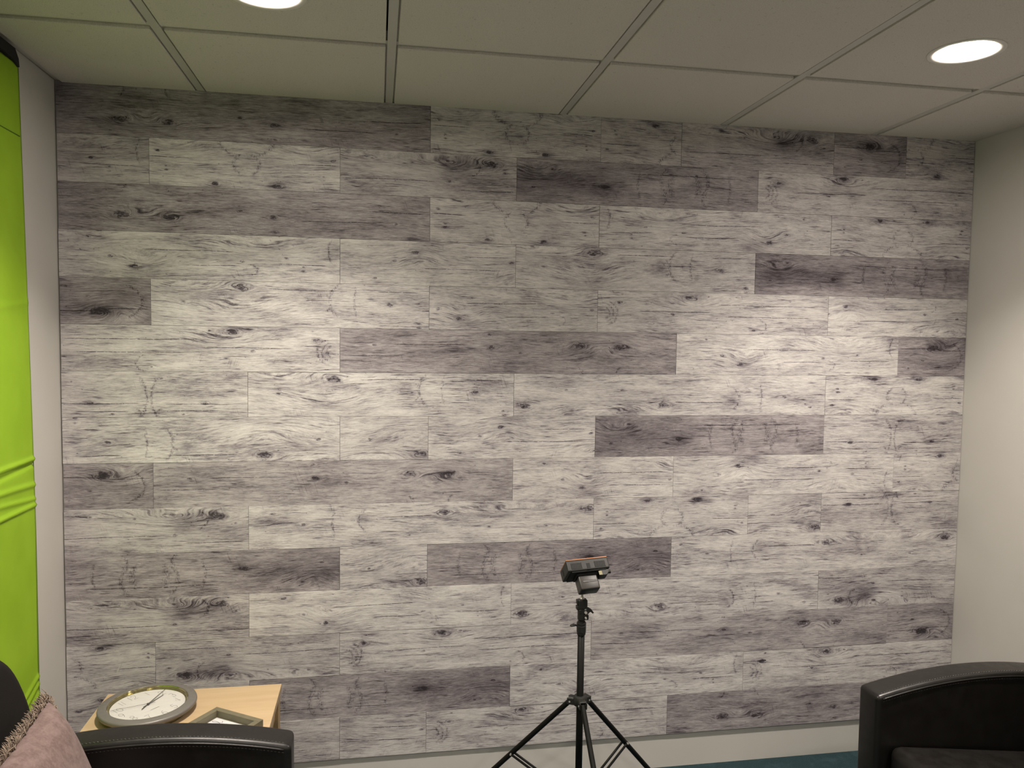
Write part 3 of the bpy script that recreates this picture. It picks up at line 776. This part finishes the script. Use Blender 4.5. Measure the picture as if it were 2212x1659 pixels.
# ================================================================== ARMCHAIRS
ZF, CA, CB_, AW, AL = .625, .25, -.342, .087, .70
def arm_top(s): return ZF + CA * s + CB_ * s * s
def make_chair(name, loc, rot, label, cushions=True):
    """local x from the front (0) to the back (+), local y=0 is the outside of the arm by the wall; seat is at negative y"""
    c = empty(name, loc, rot); tag(c, label, 'armchair')
    return c
def build_chair(c, sg):
    # sg=+1: body extends towards +x, sg=-1: towards -x ; arm by the wall at y=0..-AW, other at -WD..-WD+AW
    WD = .66
    for (ya, yi, sd_) in ((0.0, -AW, -1), (-WD, -WD + AW, 1)):
        bm = B(); n = 36
        prof = [(sg * (AL * k / n), arm_top(AL * k / n)) for k in range(n + 1)]
        poly = prof + [(sg * AL, .045), (0.0, .045)]
        prism(bm, poly, 'y', ya, yi)
        a = obj('arm', bm, M_leather, c, smooth=True); bevel_mod(a, .012, 4, 40)
        # piping along the inner top edge, with a double row of stitches
        s0, s1 = .018, AL - .14
        def seam(dy, dz, N=60): return [(sg * (s0 + (s1 - s0) * k / N), yi + sd_ * dy, arm_top(s0 + (s1 - s0) * k / N) + dz) for k in range(N + 1)]
        front = [(sg * -.0012, yi + sd_ * -.012 * 0 + sd_ * .0, z) for z in (.08, .2, .35, .5, arm_top(0) - .016)]
        bm = B(); tube(bm, seam(-.0005, -.0125), .0030, 8)
        p = obj('piping', bm, M_leather, a, smooth=True)
        bm = B(); 
        for (dy, dz) in ((-.0115, -.0008), (.0008 - .0015, -.0195)):
            L = s1 - s0; ns = int(L / .0085)
            for k in range(ns):
                s = s0 + k * L / ns; q = s + .0056
                tube(bm, [(sg * s, yi + sd_ * dy, arm_top(s) + dz), (sg * (s + q) / 2, yi + sd_ * dy, arm_top((s + q) / 2) + dz + .0010), (sg * q, yi + sd_ * dy, arm_top(q) + dz)], .0012, 5)
        st = obj('stitching', bm, M_thread, a, smooth=True); st['kind'] = 'stuff'
        # mitred seam on the front end of the arm
        bm = B(); tube(bm, [(-sg * .0002, ya + (.004 if ya > yi else -.004) * -1 * (1), ZF - .006), (-sg * .0006, (ya + yi) / 2, ZF - .028), (-sg * .0002, yi, ZF - .05)], .0012, 6)
        bm.free()
    # seat
    bm = B(); box(bm, *sorted((sg * .035, sg * .56)), -WD + AW + .002, -AW - .002, .28, .43, bev=.03, seg=4)
    for v in bm.verts:
        v.co.z += .058 - .118 * (abs(v.co.x) - .035)
        if v.co.z > .42: v.co.z += .010 * math.cos((abs(v.co.x) - .30) * 4.5) * math.cos((v.co.y + WD / 2) * 4.6)
    obj('seat_cushion', bm, M_leather, c, smooth=True)
    bm = B(); box(bm, *sorted((sg * .02, sg * .58)), -WD + AW + .001, -AW - .001, .045, .278, bev=.008, seg=2); obj('seat_base', bm, M_leather, c, smooth=True)
    # backrest with rounded shoulders
    bm = B(); yc = -WD / 2 + .015; hw = .3165; pts = []
    n = 40
    for k in range(n + 1):
        f = -1 + 2 * k / n
        a = max(0.0, 1 - abs(f) ** 3.0)
        pts.append((yc + f * hw, .60 + .35 * a ** .72))
    poly = [(yc - hw, .30)] + pts + [(yc + hw, .30)]
    prism(bm, poly, 'x', sg * .585, sg * .70)
    for v in bm.verts:      # back leans outwards a little
        v.co.x += sg * max(0, v.co.z - .6) * .05
    bk = obj('backrest', bm, M_backcloth, c, smooth=True); bevel_mod(bk, .028, 4, 40)
    for (fx_, fy_) in ((.06, -.05), (.06, -WD + .05), (.64, -.05), (.64, -WD + .05)):
        bm = B(); lathe(bm, [(0, 0), (.02, 0), (.024, .01), (.024, .045), (0, .045)], 20, c=(sg * fx_, fy_, 0)); obj('foot', bm, M_foot, c, smooth=False)
ch1 = make_chair('armchair', (2.610, -.710, 0), .011, 'black leather armchair by the right wall with an arched stitched arm'); build_chair(ch1, 1)
ch2 = make_chair('armchair', (.995, -.744, 0), .019, 'black leather armchair in front of the side table, pink cushion on its seat'); build_chair(ch2, -1)

# ================================================================== PILLOW
pw = empty('throw_pillow', (0, 0, 0)); tag(pw, 'dusty pink square cushion with frayed brown fringe on the left armchair', 'cushion')
SZ = .375
u = Vector((.02, -1, -.05)).normalized(); w = Vector((.33, .02, -.94)); w = (w - u * w.dot(u)).normalized(); nrm = w.cross(u).normalized()
if nrm.x < 0: nrm = -nrm
T = Vector((.463, -.878, .800))
def pil(a, b_, side):
    # a along u (0..1), b along w (0..1)
    p, q = 2 * a - 1, 2 * b_ - 1
    th = .062 * max(0, (1 - p ** 4)) ** .55 * max(0, (1 - q ** 4)) ** .55 + .004
    pin = 1 - .045 * (1 - q * q) * abs(p) ** 3, 1 - .045 * (1 - p * p) * abs(q) ** 3
    aa, bb = .5 + p * pin[0] / 2, .5 + q * pin[1] / 2
    cr = .003 * math.sin(13 * a + 5 * b_) * (1 - abs(p)) + .004 * math.exp(-((b_ - .86 - .08 * a) / .02) ** 2)
    return T + u * (aa * SZ) + w * (bb * SZ) + nrm * (side * th + (cr if side > 0 else 0))
bm = B(); N = 40
gr = {}
for side in (1, -1):
    for i in range(N + 1):
        for j in range(N + 1):
            if side == -1 and (i in (0, N) or j in (0, N)): gr[(side, i, j)] = gr[(1, i, j)]; continue
            gr[(side, i, j)] = bm.verts.new(pil(i / N, j / N, side if not (i in (0, N) or j in (0, N)) else 0))
for side in (1, -1):
    for i in range(N):
        for j in range(N):
            f = [gr[(side, i, j)], gr[(side, i + 1, j)], gr[(side, i + 1, j + 1)], gr[(side, i, j + 1)]]
            try: bm.faces.new(f if side == 1 else f[::-1])
            except ValueError: pass
bmesh.ops.recalc_face_normals(bm, faces=bm.faces)
cv = obj('cushion_cover', bm, M_pillow, pw, smooth=True)
rf = random.Random(11)
for side_i in range(4):
    bm = B()
    def edge(t_): return [(t_, 0), (0, t_), (t_, 1), (1, t_)][side_i]
    out = [-w, -u, w, u][side_i]
    nstr = 900
    al = [u, w, u, w][side_i]
    for k in range(nstr):
        t_ = min(1, max(0, k / nstr + rf.uniform(-.004, .004)))
        p = pil(*edge(t_), 0) + nrm * rf.uniform(-.002, .007)
        L = rf.uniform(.016, .031); wave = math.sin(t_ * 41 + side_i) * .9 + rf.uniform(-1.2, 1.2)
        ang = rf.uniform(-.8, .8); da = wave * .75
        pts = [p]
        for q in range(5):
            d = out * math.cos(ang) + al * math.sin(ang)
            d = (d + nrm * (.55 - .32 * q)).normalized(); p = p + d * (L / 5); pts.append(p); ang += da
        tube(bm, pts, [.0008, .0011, .0012, .0011, .0009, .0004], 4, cap=False)
    # corded edge
    tube(bm, [pil(*edge(k / 60), 0) + nrm * .002 for k in range(61)], .0028, 6)
    fo = obj('fringe', bm, M_fringe, pw, smooth=True); fo['kind'] = 'stuff'

# ================================================================== LIGHT STAND
SX, SY, HZ = 1.843, -.40, .479
ls = empty('light_stand', (SX, SY, 0)); tag(ls, 'black tripod light stand in front of the plank wall', 'tripod')
bm = B(); tube(bm, [(0, 0, .10), (0, 0, .712)], .0110, 24); obj('lower_pole', bm, M_black_metal, ls, smooth=True)
bm = B(); tube(bm, [(0, 0, .70), (0, 0, .752)], .0082, 24); obj('upper_pole', bm, M_black_metal, ls, smooth=True)
bm = B()
lathe(bm, [(.0085, .0), (.0135, .001), (.0140, .003), (.0140, .009), (.0150, .010), (.0150, .030), (.0135, .031), (.0135, .0315), (.0150, .033), (.0150, .0395), (.0110, .0405)][::-1], 28, c=(0, 0, .6955))
lathe(bm, [(.0085, 0), (.0120, 0), (.0124, .001), (.0124, .004), (.0085, .0045)], 28, c=(0, 0, .7355))
bmesh.ops.recalc_face_normals(bm, faces=bm.faces); col_ = obj('locking_collar', bm, M_black_plastic, ls); shade_by_angle(col_, 40)
bm = B(); tube(bm, [(-.010, 0, .727), (-.018, 0, .727)], .004, 10)
tube(bm, [(-.018, 0, .727), (-.024, 0, .728), (-.034, 0, .726), (-.037, 0, .7255)], [.004, .0085, .0065, .003], 10, flat=.5); obj('wing_knob', bm, M_black_plastic, col_, smooth=True)
# leg hub: three-lobed casting
bm = B()
lathe(bm, [(.0112, -.012), (.020, -.012), (.022, -.008), (.022, .012), (.018, .018), (.0112, .019)], 32, c=(0, 0, HZ)); 
PH = math.radians(-88.5)
for k in range(3):
    a = PH + k * 2 * PI / 3; M = Matrix.Translation((0, 0, HZ)) @ Matrix.Rotation(a, 4, 'Z')
    for sy in (-1, 1): box(bm, .012, .040, sy * .0105 - .0022, sy * .0105 + .0022, -.012, .010, bev=.0015, M=M)
    box(bm, .012, .036, -.012, .012, .007, .0125, bev=.002, M=M)
bmesh.ops.recalc_face_normals(bm, faces=bm.faces)
hub = obj('leg_hub', bm, M_black_plastic, ls); shade_by_angle(hub, 35)
RF = .462
for k in range(3):
    a = PH + k * 2 * PI / 3; ca, sa_ = math.cos(a), math.sin(a)
    A = Vector((.031 * ca, .031 * sa_, HZ - .002)); Fp = Vector((RF * ca, RF * sa_, .012))
    bm = B(); tube(bm, [A, Fp], .0083, 16); lg = obj('leg', bm, M_black_metal, ls, smooth=False); shade_by_angle(lg, 40)
    bm = B(); tube(bm, [Fp - (Fp - A).normalized() * .03, Fp + (Fp - A).normalized() * .004], .0100, 16); obj('rubber_foot', bm, M_foot, lg)
    # rivets
    tgl = Vector((-sa_, ca, 0))
    bm = B(); tube(bm, [A + tgl * -.0138, A + tgl * .0138], .0028, 10); obj('rivet', bm, M_steel, lg)
    # brace pair from the leg to the lower collar
    J = A.lerp(Fp, .455); Cc = Vector((.020 * ca, .020 * sa_, .155))
    for sgn in (-1, 1):
        bm = B(); tube(bm, [J + tgl * sgn * .0095, Cc + tgl * sgn * .0095], .0042, 8, flat=.9); obj('brace', bm, M_black_metal, ls)
    bm = B(); tube(bm, [J + tgl * -.0145, J + tgl * .0145], .0030, 10); obj('rivet', bm, M_steel, lg)
bm = B(); lathe(bm, [(.0112, -.014), (.022, -.012), (.024, -.006), (.024, .006), (.022, .012), (.0112, .014)], 28, c=(0, 0, .155)); bmesh.ops.recalc_face_normals(bm, faces=bm.faces)
obj('brace_collar', bm, M_black_plastic, ls, smooth=True)
# swivel clamp between pole and lamp
sw = bm = B()
Z0 = .745
lathe(bm, [(0, 0), (.0125, 0), (.0130, .002), (.0130, .036), (0, .036)], 20, c=(0, 0, Z0))
box(bm, .004, .0205, -.0125, .010, Z0 + .001, Z0 + .017, bev=.002)
box(bm, -.0105, .0140, -.013, .009, Z0 + .020, Z0 + .036, bev=.003)
box(bm, -.0125, .0165, -.012, .010, Z0 + .035, Z0 + .066, bev=.003)
box(bm, -.0180, -.010, -.009, .008, Z0 + .033, Z0 + .046, bev=.0015)
box(bm, -.0175, -.010, -.009, .008, Z0 + .050, Z0 + .065, bev=.0015)
bmesh.ops.recalc_face_normals(bm, faces=bm.faces)
sw = obj('swivel_clamp', bm, M_black_plastic, ls)
bm = B(); tube(bm, [(.008, -.008, Z0 + .030), (.018, -.010, Z0 + .032)], .0075, 12)
prism(bm, [(.012, Z0 + .038), (.018, Z0 + .042), (.027, Z0 + .037), (.0355, Z0 + .026), (.0325, Z0 + .0225), (.024, Z0 + .029), (.016, Z0 + .022), (.010, Z0 + .024)], 'y', -.017, -.009)
bmesh.ops.recalc_face_normals(bm, faces=bm.faces)
obj('tilt_lever', bm, M_black_plastic, sw)
for (x_, z_, r_) in ((.0095, .0265, .0042), (.0100, .0090, .0030)):
    bm = B(); tube(bm, [(x_, -.0180, Z0 + z_), (x_, -.0120, Z0 + z_)], r_, 14); obj('screw', bm, M_steel, sw)

# ---- LED lamp on the stand (faces up and away from the camera)
lamp = empty('video_light', (SX + .012, SY + .016, .900)); tag(lamp, 'small black LED video light with orange front on top of the tripod', 'lamp')
bvec = Vector((0, -math.cos(math.radians(48)), -math.sin(math.radians(48))))   # back of the lamp looks this way
Rz = Matrix.Rotation(math.radians(8), 4, 'Z')
yv = -bvec                                     # lamp's own forward (towards its orange face)
xv = Vector((1, 0, 0)); zv = xv.cross(yv).normalized()
LM = Rz @ Matrix(((xv.x, yv.x, zv.x, 0), (xv.y, yv.y, zv.y, 0), (xv.z, yv.z, zv.z, 0), (0, 0, 0, 1)))
lamp.rotation_euler = (LM @ Matrix.Rotation(math.radians(-3), 4, 'Y')).to_euler()
# local: x width, +y = front (orange), -z = the vented long side turned to the camera
Wd, Dp, Hh = .140, .037, .080
bm = B(); box(bm, -Wd / 2, Wd / 2, -Dp / 2, Dp / 2, -Hh / 2, Hh / 2, bev=.004, seg=2); bd = obj('housing', bm, M_black_plastic, lamp)
bm = B(); box(bm, -Wd / 2 + .001, Wd / 2 - .001, Dp / 2 - .0005, Dp / 2 + .0028, -Hh / 2 + .001, Hh / 2 - .001, bev=.001); obj('orange_filter', bm, M_orange, lamp)
zf_ = Hh / 2 + .0003
for gx in (-1, 1):
    for k in range(8):
        x_ = gx * .036 + (k - 3.5) * .0046 + (-.004 if gx < 0 else .002)
        bm = B(); box(bm, x_ - .0011, x_ + .0011, -.0125, .0070, zf_ - .0006, zf_ + .0003); obj('vent_slit', bm, M_dark_recess, bd)
        bm = B(); box(bm, x_ + .0012, x_ + .0030, -.0130, .0075, zf_ - .0006, zf_ + .0010, bev=.0003); obj('vent_rib', bm, M_black_plastic, bd)
bm = B(); box(bm, -.0055, .0055, -.0172, .0035, zf_ - .0006, zf_ + .0004); obj('socket', bm, M_dark_recess, bd)
bm = B(); box(bm, -Wd / 2 - .0006, -Wd / 2 + .0006, -.011, .009, -.012, -.005); obj('side_slot', bm, M_dark_recess, bd)
# recessed back plate, battery shoe, control pod
bm = B(); box(bm, -Wd / 2 + .012, Wd / 2 - .012, -Dp / 2 - .0035, -Dp / 2 + .001, -Hh / 2 + .006, Hh / 2 - .004, bev=.0012); bp = obj('back_plate', bm, M_dark_recess, lamp)
bm = B(); box(bm, -.040, .030, -Dp / 2 - .010, -Dp / 2 - .0035, -.024, .026, bev=.0015); obj('battery_shoe', bm, M_dark_recess, lamp)
bm = B(); box(bm, -.037, .027, -Dp / 2 - .057, -Dp / 2 - .0102, -.018, .024, bev=.005, seg=3); bt = obj('battery', bm, M_batt, lamp, smooth=True); shade_by_angle(bt, 50)
bm = B(); box(bm, -.026, .022, -Dp / 2 - .034, -Dp / 2 - .027, .0238, .0248, bev=.0008); obj('battery_rib', bm, M_batt, bt)
bm = B(); prism(bm, [(.034, -Dp / 2 - .0005), (.066, -Dp / 2 - .0005), (.066, -Dp / 2 - .010), (.056, -Dp / 2 - .021), (.034, -Dp / 2 - .021)], 'z', .004, .034)
pod = obj('control_pod', bm, M_black_plastic, lamp); bevel_mod(pod, .002, 2)
bm = B(); box(bm, .030, .0405, -Dp / 2 - .019, -Dp / 2 - .006, .0342, .0350); obj('sticker', bm, M_sticker, pod)
bm = B(); tube(bm, [(.060, -Dp / 2 - .008, .026), (.072, -Dp / 2 - .008, .026)], .006, 16); obj('dimmer_knob', bm, M_black_plastic, pod)
# threaded stud between the swivel and the lamp
bm = B(); lathe(bm, [(0, 0), (.0075, 0), (.0080, .003), (.0060, .005), (.0035, .006), (.0035, .026), (0, .026)], 20, c=(.001, 0, Z0 + .0662)); bmesh.ops.recalc_face_normals(bm, faces=bm.faces)
obj('threaded_stud', bm, M_steel, ls, smooth=False)
